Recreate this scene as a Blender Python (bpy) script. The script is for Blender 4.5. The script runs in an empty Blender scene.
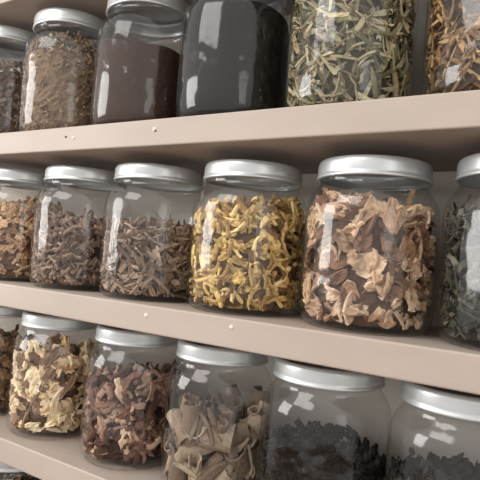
import bpy, math, random
import numpy as np
from mathutils import Matrix, Vector

rng = np.random.default_rng(7)
random.seed(7)
scene = bpy.context.scene
try:
    scene.cycles.transparent_max_bounces = 40
    scene.cycles.max_bounces = 10
except Exception: pass
try:
    scene.view_settings.view_transform = 'Standard'
    scene.view_settings.look = 'None'
except Exception: pass

def link(o, parent=None):
    scene.collection.objects.link(o)
    if parent: o.parent = parent
    return o

def mesh_obj(name, verts, faces, mat, parent=None, smooth=False):
    me = bpy.data.meshes.new(name)
    me.from_pydata([tuple(map(float, v)) for v in verts], [], [tuple(map(int, f)) for f in faces])
    me.update()
    if mat: me.materials.append(mat)
    if smooth:
        me.polygons.foreach_set('use_smooth', [True]*len(me.polygons))
    return link(bpy.data.objects.new(name, me), parent)

# ------------------------------------------------------------------ materials
def srgb(r, g, b):
    f = lambda c: ((c/255+0.055)/1.055)**2.4 if c > 10 else c/255/12.92
    return (f(r), f(g), f(b), 1)

def paint_mat(name, c1, c2, rough=0.55, scale=6, bump=0.15):
    m = bpy.data.materials.new(name); m.use_nodes = True
    nt = m.node_tree; b = nt.nodes['Principled BSDF']
    tc = nt.nodes.new('ShaderNodeTexCoord')
    mp = nt.nodes.new('ShaderNodeMapping'); mp.inputs['Scale'].default_value = (1, 3, 3)
    n = nt.nodes.new('ShaderNodeTexNoise'); n.inputs['Scale'].default_value = scale; n.inputs['Detail'].default_value = 8
    r = nt.nodes.new('ShaderNodeValToRGB')
    r.color_ramp.elements[0].position = .35; r.color_ramp.elements[0].color = c1
    r.color_ramp.elements[1].position = .65; r.color_ramp.elements[1].color = c2
    nt.links.new(tc.outputs['Object'], mp.inputs[0]); nt.links.new(mp.outputs[0], n.inputs['Vector'])
    nt.links.new(n.outputs['Fac'], r.inputs[0]); nt.links.new(r.outputs[0], b.inputs['Base Color'])
    n2 = nt.nodes.new('ShaderNodeTexNoise'); n2.inputs['Scale'].default_value = 120
    nt.links.new(mp.outputs[0], n2.inputs['Vector'])
    bp = nt.nodes.new('ShaderNodeBump'); bp.inputs['Strength'].default_value = bump; bp.inputs['Distance'].default_value = .001
    nt.links.new(n2.outputs['Fac'], bp.inputs['Height']); nt.links.new(bp.outputs[0], b.inputs['Normal'])
    b.inputs['Roughness'].default_value = rough
    return m

m_shelf = paint_mat('shelf_paint', srgb(165,151,140), srgb(173,159,148))
m_back = paint_mat('back_panel_paint', srgb(214,206,196), srgb(222,214,204), .7)
m_wall = paint_mat('wall_plaster', srgb(200,194,186), srgb(208,202,196), .85, 3)
m_floor = paint_mat('floor_wood', srgb(110,85,65), srgb(140,110,85), .5, 4)
m_hole = paint_mat('filler', srgb(215,200,190), srgb(225,212,200), .8)
m_holed = paint_mat('screw_hole_dark', srgb(70,58,52), srgb(80,66,58), .8)

def glass_mat():
    m = bpy.data.materials.new('jar_glass'); m.use_nodes = True
    nt = m.node_tree
    for n in list(nt.nodes): nt.nodes.remove(n)
    out = nt.nodes.new('ShaderNodeOutputMaterial')
    mix = nt.nodes.new('ShaderNodeMixShader')
    tr = nt.nodes.new('ShaderNodeBsdfTransparent')
    gl = nt.nodes.new('ShaderNodeBsdfGlossy'); gl.inputs['Roughness'].default_value = .10
    gl.inputs['Color'].default_value = (1, 1, 1, 1)
    lw = nt.nodes.new('ShaderNodeLayerWeight'); lw.inputs['Blend'].default_value = .5
    ramp = nt.nodes.new('ShaderNodeValToRGB')
    e = ramp.color_ramp.elements
    e[0].position = .5; e[0].color = (.995, .995, .993, 1)
    e[1].position = 1.0; e[1].color = (.46, .50, .47, 1)
    k = e.new(.84); k.color = (.92, .935, .92, 1)
    # Schlick reflectance of a thin pane (same from both sides)
    p5 = nt.nodes.new('ShaderNodeMath'); p5.operation = 'POWER'; p5.inputs[1].default_value = 4.5
    mul = nt.nodes.new('ShaderNodeMath'); mul.operation = 'MULTIPLY_ADD'; mul.use_clamp = True
    mul.inputs[1].default_value = .65; mul.inputs[2].default_value = .045
    # moulded glass waviness
    tc = nt.nodes.new('ShaderNodeTexCoord')
    no = nt.nodes.new('ShaderNodeTexNoise'); no.inputs['Scale'].default_value = 26; no.inputs['Detail'].default_value = 2
    bp = nt.nodes.new('ShaderNodeBump'); bp.inputs['Strength'].default_value = .5; bp.inputs['Distance'].default_value = .004
    nt.links.new(tc.outputs['Object'], no.inputs['Vector'])
    nt.links.new(no.outputs['Fac'], bp.inputs['Height'])
    nt.links.new(bp.outputs[0], gl.inputs['Normal'])
    nt.links.new(lw.outputs['Facing'], ramp.inputs[0]); nt.links.new(ramp.outputs[0], tr.inputs['Color'])
    nt.links.new(lw.outputs['Facing'], p5.inputs[0]); nt.links.new(p5.outputs[0], mul.inputs[0])
    nt.links.new(mul.outputs[0], mix.inputs[0])
    nt.links.new(tr.outputs[0], mix.inputs[1]); nt.links.new(gl.outputs[0], mix.inputs[2])
    nt.links.new(mix.outputs[0], out.inputs[0])
    return m
m_glass = glass_mat()

def lid_mat():
    m = bpy.data.materials.new('lid_metal'); m.use_nodes = True
    b = m.node_tree.nodes['Principled BSDF']
    b.inputs['Base Color'].default_value = srgb(196, 200, 201)
    b.inputs['Metallic'].default_value = .5; b.inputs['Roughness'].default_value = .34
    return m
m_lid = lid_mat()

def content_mat():
    m = bpy.data.materials.new('dried_plant'); m.use_nodes = True
    nt = m.node_tree; b = nt.nodes['Principled BSDF']
    at = nt.nodes.new('ShaderNodeAttribute'); at.attribute_name = 'Col'
    tc = nt.nodes.new('ShaderNodeTexCoord')
    no = nt.nodes.new('ShaderNodeTexNoise'); no.inputs['Scale'].default_value = 260; no.inputs['Detail'].default_value = 5
    r = nt.nodes.new('ShaderNodeMapRange'); r.inputs['To Min'].default_value = .6; r.inputs['To Max'].default_value = 1.35
    nt.links.new(tc.outputs['Object'], no.inputs['Vector']); nt.links.new(no.outputs['Fac'], r.inputs[0])
    vm = nt.nodes.new('ShaderNodeVectorMath'); vm.operation = 'SCALE'
    nt.links.new(at.outputs['Color'], vm.inputs[0]); nt.links.new(r.outputs[0], vm.inputs['Scale'])
    nt.links.new(vm.outputs[0], b.inputs['Base Color'])
    bp = nt.nodes.new('ShaderNodeBump'); bp.inputs['Strength'].default_value = .5; bp.inputs['Distance'].default_value = .0006
    nt.links.new(no.outputs['Fac'], bp.inputs['Height']); nt.links.new(bp.outputs[0], b.inputs['Normal'])
    b.inputs['Roughness'].default_value = .85
    b.inputs['Specular IOR Level'].default_value = .25
    return m
m_cont = content_mat()

# ------------------------------------------------------------------ room + shelving
def box(name, lo, hi, mat, parent=None, bev=0.0):
    x0,y0,z0 = lo; x1,y1,z1 = hi
    v = [(x0,y0,z0),(x1,y0,z0),(x1,y1,z0),(x0,y1,z0),(x0,y0,z1),(x1,y0,z1),(x1,y1,z1),(x0,y1,z1)]
    f = [(0,3,2,1),(4,5,6,7),(0,1,5,4),(1,2,6,5),(2,3,7,6),(3,0,4,7)]
    o = mesh_obj(name, v, f, mat, parent)
    if bev:
        b = o.modifiers.new('bevel','BEVEL'); b.width = bev; b.segments = 3
    return o

XL, XR, DEP, TH = -1.15, .62, .205, .033
FLOOR = -1.12
box('floor', (-2.6,-2.6,FLOOR-.05), (2.4,.40,FLOOR), m_floor)
box('wall_back', (-2.6,.235,FLOOR), (2.4,.35,1.5), m_wall)

unit = link(bpy.data.objects.new('shelving_unit', None))
tops = [.690, .462, .224, 0.0, -.216, -.436, -.70, -1.04]
for i, t in enumerate(tops):
    box('shelf_board_%d' % (i+1), (XL,0,t-TH), (XR,DEP,t), m_shelf, unit, .002)
box('back_board', (XL,DEP,FLOOR), (XR,DEP+.03,.72), m_back, unit)
box('side_panel_left', (XL-.03,0,FLOOR), (XL,DEP+.03,.72), m_shelf, unit, .002)
box('side_panel_right', (XR,0,FLOOR), (XR+.03,DEP+.03,.72), m_shelf, unit, .002)

def plug(name, x, z, r, mat):
    n = 16; v = [(x, -.0012, z)]; f = []
    for k in range(n):
        a = 2*math.pi*k/n; v.append((x+r*.7*math.cos(a), -.001, z+r*.7*math.sin(a)))
    for k in range(n):
        a = 2*math.pi*k/n; v.append((x+r*math.cos(a), .0003, z+r*math.sin(a)))
    for k in range(n):
        j = (k+1) % n
        f.append((0,1+k,1+j)); f.append((1+k,1+n+k,1+n+j,1+j))
    mesh_obj(name, v, f, mat, unit, True)
plug('screw_plug_1', -.142, .224-.013, .0032, m_hole)
plug('screw_plug_1_hole', -.1400, .224-.015, .0014, m_holed)
plug('screw_plug_2', -.285, .224-.016, .0028, m_hole)
plug('screw_plug_3', -.300, .224-.014, .0018, m_holed)
plug('screw_plug_4', -.130, -.012, .0030, m_hole)
plug('screw_plug_5', -.010, -.010, .0026, m_hole)

# ------------------------------------------------------------------ jar parts
H = .176
PROF = [(.0,.006),(.030,.0052),(.046,.003),(.054,.0005),(.059,.0),(.0635,.0022),(.0675,.008),(.0698,.018),(.0705,.03),
        (.0705,.06),(.0705,.09),(.0705,.112),(.0700,.122),(.0685,.130),(.0655,.1375),(.0615,.1435),(.0585,.1475),(.0570,.151),
        (.0568,.156),(.0582,.1575),(.0568,.159),(.0568,.170)]
def lathe(prof, n, capend=False, rib=None):
    v = []; f = []
    for (r, z) in prof:
        for k in range(n):
            a = 2*math.pi*k/n
            rr = r
            if rib and rib[0] <= z <= rib[1] and r > rib[2]: rr = r + (.00045 if k % 2 else 0)
            v.append((rr*math.cos(a), rr*math.sin(a), z))
    for i in range(len(prof)-1):
        for k in range(n):
            j = (k+1) % n
            f.append((i*n+k, i*n+j, (i+1)*n+j, (i+1)*n+k))
    if capend: f.append(tuple((len(prof)-1)*n+k for k in range(n)))
    return v, f

gp = [(max(r, .0004), z) for r, z in PROF]
gv, gf = lathe(gp, 72)
gme = bpy.data.meshes.new('jar_glass_mesh'); gme.from_pydata(gv, [], gf); gme.materials.append(m_glass)
gme.polygons.foreach_set('use_smooth', [True]*len(gme.polygons))

LP = [(.0575,.1560),(.0603,.1558),(.0610,.1568),(.0608,.1585),(.0598,.1598),(.0597,.1620),(.0597,.1700),(.0596,.1722),
      (.0588,.1745),(.0572,.1758),(.0555,.1760),(.0535,.1752),(.0515,.1742),(.030,.1745),(.0005,.1746)]
lv, lf = lathe(LP, 140, True, (.1615,.171,.0590))
lme = bpy.data.meshes.new('jar_lid_mesh'); lme.from_pydata(lv, [], lf); lme.materials.append(m_lid)
lme.polygons.foreach_set('use_smooth', [True]*len(lme.polygons))

RZ = [0, .004, .010, .018, .03, .115, .125, .135, .142, .150]
RR = [.050,.056, .0635,.0665,.0682,.0682,.0665,.0625,.0575,.054]
def rmax(z): return np.interp(z, RZ, RR)

# ------------------------------------------------------------------ pieces
def sheet(L, W, T, bl, bw, nu, nv, taper, jit):
    us = np.linspace(-.5, .5, nu+1); vs = np.linspace(-.5, .5, nv+1)
    prof = {'flat': lambda u: 1-.15*np.abs(2*u)**3, 'leaf': lambda u: np.sqrt(np.maximum(.02, 1-(2*u)**2)),
            'wedge': lambda u: .45+.55*(u+.5), 'disc': lambda u: np.sqrt(np.maximum(.08, 1-(1.92*u)**2))}[taper]
    bw = bw if abs(bw) > .05 else .05; bl = bl if abs(bl) > .05 else .05
    U, V = np.meshgrid(us, vs, indexing='ij')
    wob = 1 + jit*rng.normal(size=(nu+1, 1))
    lw = L*(1 + jit*rng.normal(size=(1, nv+1)))
    X = U*lw; Y = V*W*prof(U)*wob
    Rw = W/bw; R = L/bl
    out = []
    wz = rng.normal(size=X.shape)*T*(.12 if abs(bw) > 3.2 else .35)
    for t in (T/2, -T/2):
        a = Y/Rw
        rr = (Rw-t)*(1-.45*(V+.5)) if abs(bw) > 3.2 else (Rw-t)
        y = rr*np.sin(a); z = Rw-rr*np.cos(a) + wz
        b = X/R; x = (R-z)*np.sin(b); z2 = R-(R-z)*np.cos(b)
        out.append(np.stack([x, y, z2], -1).reshape(-1, 3))
    v = np.concatenate(out); n = (nu+1)*(nv+1); m = nv+1
    f = []
    for i in range(nu):
        for j in range(nv):
            a = i*m+j; f.append((a, a+m, a+m+1, a+1)); f.append((n+a, n+a+1, n+a+m+1, n+a+m))
    for i in range(nu):
        a = i*m; f.append((a, n+a, n+a+m, a+m)); a = i*m+nv; f.append((a, a+m, n+a+m, n+a))
    for j in range(nv):
        a = j; f.append((a, a+1, n+a+1, n+a)); a = nu*m+j; f.append((a, n+a, n+a+1, a+1))
    v -= v.mean(0)
    return v, f

def tube(L, r, curve, nu=5, ns=6):
    v = []; f = []
    ph = rng.uniform(0, 6.28)
    for i in range(nu+1):
        t = i/nu-.5
        rr = r*(1-.5*abs(t)) * (1+.2*rng.normal()*.6)
        cx = t*L; cy = curve*L*(t*t-.1)*math.cos(ph)+.03*L*rng.normal(); cz = curve*L*(t*t-.1)*math.sin(ph)
        for k in range(ns):
            a = 2*math.pi*k/ns; v.append((cx, cy+rr*math.cos(a), cz+rr*math.sin(a)))
    for i in range(nu):
        for k in range(ns):
            j = (k+1) % ns; f.append((i*ns+k, i*ns+j, (i+1)*ns+j, (i+1)*ns+k))
    f.append(tuple(range(ns))[::-1]); f.append(tuple(nu*ns+k for k in range(ns)))
    return np.array(v), f

def rand_rot():
    q = rng.normal(size=4); q /= np.linalg.norm(q); w,x,y,z = q
    return np.array([[1-2*(y*y+z*z),2*(x*y-z*w),2*(x*z+y*w)],[2*(x*y+z*w),1-2*(x*x+z*z),2*(y*z-x*w)],[2*(x*z-y*w),2*(y*z+x*w),1-2*(x*x+y*y)]])

def tangent_rot(theta, tilt, upright=0):
    n = np.array([math.cos(theta), math.sin(theta), 0]); t = np.array([-math.sin(theta), math.cos(theta), 0]); z = np.array([0,0,1.])
    a = rng.normal()*1.0 if rng.random() < .7 else rng.uniform(0, math.pi)
    if upright: a = math.pi/2 + rng.normal()*upright
    x = t*math.cos(a)+z*math.sin(a); y = -t*math.sin(a)+z*math.cos(a)
    if rng.random() < .5: n = -n; y = -y
    M = np.stack([x, y, n], 1)
    e = rng.normal(size=3)*tilt
    K = np.array([[0,-e[2],e[1]],[e[2],0,-e[0]],[-e[1],e[0],0]])
    Q, _ = np.linalg.qr((np.eye(3)+K) @ M)
    for i in range(3):
        if Q[:, i] @ M[:, i] < 0: Q[:, i] *= -1
    return Q

def lin(c):
    return np.array(srgb(*c)[:3])

def heap(fill, r_scale, col, rough=.002, seed=0):
    n = 64; v = []; f = []
    zs = np.concatenate([[.007], np.linspace(.009, fill, 22)])
    ph = rng.uniform(0, 6.28, 4)
    for i, z in enumerate(zs):
        for k in range(n):
            a = 2*math.pi*k/n
            zz = z + (z/fill)**6*(.003*math.sin(2*a+ph[0])+.002*math.sin(5*a+ph[1]))
            r = rmax(zz)*r_scale - abs(rng.normal())*rough
            v.append((r*math.cos(a), r*math.sin(a), zz))
    rings = 8; base = len(zs)-1
    for q in range(1, rings):
        s = 1-q/rings
        for k in range(n):
            a = 2*math.pi*k/n
            x, y, z0 = v[base*n+k]
            v.append((x*s, y*s, z0+(fill*1.0+.006-z0)*(1-s)+rng.normal()*rough))
    tot = len(zs)+rings-1
    for i in range(tot-1):
        for k in range(n):
            j = (k+1) % n; f.append((i*n+k, i*n+j, (i+1)*n+j, (i+1)*n+k))
    f.append(tuple((tot-1)*n+k for k in range(n))); f.append(tuple(range(n))[::-1])
    return np.array(v), f, np.tile(lin(col), (len(v), 1))

def build_contents(name, spec, parent):
    fill = spec['fill']; V = []; F = []; C = []; off = 0
    def add(v, f, c):
        nonlocal off
        V.append(v); C.append(c); F.extend([tuple(i+off for i in ff) for ff in f]); off += len(v)
    gain = spec.get('g', 1.25)
    pal = [lin(c)*gain for c in spec['pal']]
    if spec['kind'] == 'powder':
        v, f, c = heap(fill, 1.0, spec['pal'][0], .0002); add(v, f, c)
        N = spec.get('n', 500)
        for _ in range(N):   # granules
            th = rng.uniform(0, 6.283); z = rng.uniform(.01, fill+.004)
            r = rmax(z)-.0006 if z < fill-.003 else rng.uniform(.0, .064)
            if z >= fill-.003: z = fill+.004*(1-r/.066)
            s = rng.uniform(.0004, .0010)
            v, f = tube(s*2, s, 0, 2, 5)
            v = v @ rand_rot().T + np.array([r*math.cos(th), r*math.sin(th), z])
            col = pal[rng.integers(len(pal))]*rng.uniform(.7, 2.0); add(v, f, np.tile(col, (len(v), 1)))
    else:
        core = spec['core']
        v, f, c = heap(fill-spec.get('cd', .014), spec.get('cr', .84), core, .002); add(v, f, c*gain)
        ph = rng.uniform(0, 6.28, 3)
        for _ in range(spec['n']):
            th = rng.uniform(0, 6.283)
            ztop = fill*(1+.05*math.sin(th+ph[0])+.03*math.sin(3*th+ph[1]))
            if rng.random() < .22:
                r = .066*math.sqrt(rng.random()); z = ztop + rng.normal()*.004 + .006*(1-r/.066)
            else:
                z = rng.uniform(.008, ztop); r = rmax(z)*rng.uniform(.84, 1.0)
            k = spec['kind']
            if k == 'mix': k = ['chip','twig','leaf'][rng.integers(3)]
            if k == 'wood': k = ['slice','stick','stick'][rng.integers(3)]
            if k == 'bark': k = 'curl'
            if k == 'strip': k = ['worm','curlet'][rng.integers(2)]
            L = spec['L']*rng.uniform(.55, 1.35); W = spec['W']*rng.uniform(.55, 1.4); T = spec['T']*rng.uniform(.7, 1.3)
            if k == 'chip': v, f = sheet(L, W, T, rng.normal()*spec.get('bl', .5), rng.normal()*.4, 6, 2, ['flat','wedge','flat'][rng.integers(3)], .10)
            elif k == 'slice': v, f = sheet(L, W, T, rng.normal()*.6, rng.normal()*.8, 6, 5, ['disc','wedge','disc'][rng.integers(3)], .08)
            elif k == 'stick': v, f = sheet(L*1.1, W*.5, T*1.6, rng.normal()*.5, rng.normal()*.3, 6, 3, ['flat','wedge'][rng.integers(2)], .10)
            elif k == 'curl': v, f = sheet(L, W, T, rng.normal()*.12, rng.uniform(3.8, 7.2)*rng.choice([-1,1]), 4, 24, 'flat', .015)
            elif k == 'curlet': v, f = sheet(L, W, T, rng.uniform(.6, 2.2)*rng.choice([-1,1]), rng.normal()*1.2, 7, 3, ['flat','wedge'][rng.integers(2)], .08)
            elif k == 'leaf': v, f = sheet(L, W, T, rng.normal()*1.2, rng.normal()*1.2, 5, 2, 'leaf', .08)
            elif k == 'worm': v, f = tube(L, W*.5, rng.uniform(.4, 1.6), 8, 6)
            else: v, f = tube(L, W*.35, rng.uniform(0, .5), 5, 6)
            Rm = tangent_rot(th, spec.get('tilt', .45), spec.get('up', 0)) if (rng.random() < .8) else rand_rot()
            v = v @ Rm.T + np.array([r*math.cos(th), r*math.sin(th), z])
            lo, hi = v[:, 2].min(), v[:, 2].max()
            if lo < .0065: v[:, 2] += .0065-lo
            elif hi > .150: v[:, 2] -= hi-.150
            v[:, 2] = np.clip(v[:, 2], .0065, .150)
            for _k in range(6):   # slide the piece inward until it rests against the glass
                rad = np.hypot(v[:, 0], v[:, 1]); d = (rad-rmax(v[:, 2])).max()
                if d > .0004: v[:, 0] -= d*math.cos(th)*.9; v[:, 1] -= d*math.sin(th)*.9
            rad = np.hypot(v[:, 0], v[:, 1]); lim = rmax(v[:, 2])
            s = np.minimum(1, lim/np.maximum(rad, 1e-6)); v[:, 0] *= s; v[:, 1] *= s
            col = pal[rng.integers(len(pal))]*rng.uniform(.72, 1.25)
            c = np.tile(col, (len(v), 1)) * rng.uniform(.88, 1.12, size=(len(v), 1))
            add(v, f, c)
    V = np.concatenate(V); C = np.clip(np.concatenate(C), 0, .9)
    o = mesh_obj(name, V, F, m_cont, parent)
    at = o.data.color_attributes.new('Col', 'FLOAT_COLOR', 'POINT')
    at.data.foreach_set('color', np.concatenate([C, np.ones((len(C), 1))], 1).astype(np.float32).ravel())
    return o

def jar(x, z, spec, y=.0785, sxy=1.0, sz=1.0):
    e = link(bpy.data.objects.new('glass_herb_jar', None)); e.location = (x, y, z)
    e.empty_display_size = .05
    e.rotation_euler = (0, 0, rng.uniform(0, 6.28)); e.scale = (sxy, sxy, sz)
    link(bpy.data.objects.new('glass_body', gme), e)
    link(bpy.data.objects.new('screw_lid', lme), e)
    build_contents('dried_contents', spec, e)
    return e

# ------------------------------------------------------------------ specs
S = dict
brown_bark = S(kind='chip', n=520, L=.016, W=.006, T=.0016, fill=.112, core=(62,48,38), pal=[(128,108,88),(108,88,70),(90,72,56),(146,124,100)])
t_A = S(kind='chip', n=700, L=.009, W=.005, T=.0015, fill=.118, core=(72,60,50), pal=[(124,108,92),(106,90,76),(92,76,64)])
t_B = S(kind='chip', n=2600, L=.0065, W=.0028, T=.0012, fill=.128, cr=.96, g=1.35, core=(104,86,68), pal=[(130,112,90),(114,96,78),(104,86,68),(138,120,98)])
t_C = S(kind='powder', n=2600, fill=.104, g=1.0, pal=[(54,34,22),(72,50,36),(46,30,20)])
t_D = S(kind='powder', n=900, fill=.132, g=1.0, pal=[(13,10,8),(24,20,18),(10,9,8)])
t_E = S(kind='mix', n=1300, L=.028, W=.0046, T=.0008, fill=.136, tilt=.6, g=1.2, core=(66,60,46), pal=[(148,142,108),(110,106,78),(168,156,124),(88,86,62),(132,112,84),(160,154,128)])
t_F = S(kind='mix', n=1300, L=.024, W=.0046, T=.0008, fill=.138, tilt=.6, core=(60,44,28), pal=[(154,122,80),(118,90,56),(92,68,46),(172,142,100),(66,50,36)])
m_1 = S(kind='chip', n=640, L=.014, W=.0075, T=.002, fill=.116, core=(94,66,46), pal=[(178,144,112),(156,120,90),(192,162,130),(130,98,74)])
m_2 = S(kind='twig', n=800, L=.024, W=.008, T=.001, fill=.094, core=(58,46,38), pal=[(118,96,80),(98,78,64),(80,62,52),(138,116,98)])
m_3 = S(kind='mix', n=760, L=.030, W=.0056, T=.0012, fill=.090, core=(64,52,44), pal=[(140,120,104),(116,96,80),(92,74,62),(158,138,120)])
m_4 = S(kind='strip', n=640, L=.027, W=.0062, T=.0026, fill=.118, g=1.3, core=(88,68,42), pal=[(190,162,100),(170,142,84),(202,178,122),(146,116,70),(184,156,104),(106,78,50)])
m_5 = S(kind='slice', n=400, L=.026, W=.0165, T=.0024, fill=.122, tilt=.65, core=(78,58,46), pal=[(182,154,126),(162,132,106),(192,168,142),(120,90,70),(168,140,114),(104,78,62)])
m_6 = S(kind='mix', n=1000, L=.020, W=.005, T=.001, fill=.118, core=(34,34,30), pal=[(68,68,58),(54,54,46),(88,86,74),(44,42,38)])
l_0 = S(kind='chip', n=420, L=.018, W=.009, T=.002, fill=.112, core=(60,44,34), pal=[(128,100,74),(104,80,58),(90,66,48)])
l_1 = S(kind='wood', n=250, L=.046, W=.023, T=.0034, fill=.108, tilt=.35, g=1.35, core=(70,54,42), pal=[(196,172,138),(180,154,120),(208,188,156),(146,118,92),(116,92,74),(200,180,148)])
l_2 = S(kind='strip', n=420, L=.030, W=.0105, T=.0022, fill=.100, core=(48,32,27), pal=[(112,82,68),(92,64,54),(132,104,88),(70,48,41),(166,142,120)])
l_3 = S(kind='bark', n=90, L=.048, W=.066, T=.0024, fill=.078, tilt=.35, up=.8, cr=.5, cd=.03, core=(44,36,30), pal=[(132,116,100),(112,96,82),(92,78,66),(146,130,112)])
l_4 = S(kind='chip', n=800, L=.010, W=.007, T=.003, fill=.082, g=1.0, core=(10,9,8), pal=[(20,18,17),(15,14,13),(32,29,27)])
l_5 = S(kind='leaf', n=900, L=.015, W=.008, T=.001, fill=.080, g=1.0, core=(16,14,12), pal=[(42,37,32),(30,27,25),(54,48,43)])

for x, sp in zip([-.720, -.555, -.400, -.2400, -.0870, .0700, .224, .385], [brown_bark, t_A, t_B, t_C, t_D, t_E, t_F, m_3]): jar(x, .224, sp, sz=1.09)
for x, sp in zip([-.66, -.492, -.340, -.196, -.0450, .1074, .253, .43], [l_1, m_1, m_2, m_3, m_4, m_5, m_6, t_B]): jar(x, 0, sp)
for x, sp, s in zip([-.68, -.522, -.368, -.210, -.069, .072, .2145, .38], [m_2, l_0, l_1, l_2, l_3, l_4, l_5, m_4], [.94]*5+[1,1,1]): jar(x, -.216, sp, sxy=s)
for x, sp in zip([-.60, -.44, -.285, -.13, .03, .19], [m_1, brown_bark, l_2, t_E, m_3, t_C]): jar(x, -.436, sp)

# ------------------------------------------------------------------ light
def area(name, loc, target, sx, sy, power, col):
    d = bpy.data.lights.new(name, 'AREA'); d.shape = 'RECTANGLE'; d.size = sx; d.size_y = sy; d.energy = power; d.color = col
    o = link(bpy.data.objects.new(name, d)); o.location = loc
    o.rotation_euler = (Vector(target)-Vector(loc)).to_track_quat('-Z', 'Y').to_euler()
area('added_high_key', (-.9,-1.8,1.6), (-.25,.05,0), 1.6, .9, 27, (1,.98,.95))  # added unseen key light, set high so upright glass walls don't mirror it
area('window_light_left', (-1.9,-1.2,.45), (-.3,.05,0), 1.0, 1.0, 30, (1,.99,.97))
area('window_light_right', (1.5,-1.1,.5), (.1,.05,0), .5, .8, 2.5, (1,.98,.95))

w = bpy.data.worlds.new('World'); scene.world = w; w.use_nodes = True
nt = w.node_tree; bg = nt.nodes['Background']
tc = nt.nodes.new('ShaderNodeTexCoord'); sp = nt.nodes.new('ShaderNodeSeparateXYZ')
rp = nt.nodes.new('ShaderNodeValToRGB'); mr = nt.nodes.new('ShaderNodeMapRange'); mr.inputs['From Min'].default_value = -1
rp.color_ramp.elements[0].color = (.47,.43,.40,1); rp.color_ramp.elements[1].color = (.87,.86,.845,1)
nt.links.new(tc.outputs['Generated'], sp.inputs[0]); nt.links.new(sp.outputs['Z'], mr.inputs[0])
nt.links.new(mr.outputs[0], rp.inputs[0]); nt.links.new(rp.outputs[0], bg.inputs['Color'])
bg.inputs['Strength'].default_value = 1.5

# ------------------------------------------------------------------ camera
Xc = Vector((.8467,-.0491,.5298)).normalized()
Zc = Xc.cross(Vector((1,-.08,0))).normalized()
Yc = Zc.cross(Xc)
R = Matrix((Xc, Yc, Zc))           # rows: world axes in camera space -> camera-to-world
O = Vector((0,-.0834,-.57))
cam_d = bpy.data.cameras.new('camera'); cam_d.sensor_width = 36; cam_d.lens = 40.5; cam_d.clip_start = .01
cam = link(bpy.data.objects.new('camera', cam_d))
M = R.to_4x4(); M.translation = -(R @ O)
cam.matrix_world = M
scene.camera = cam
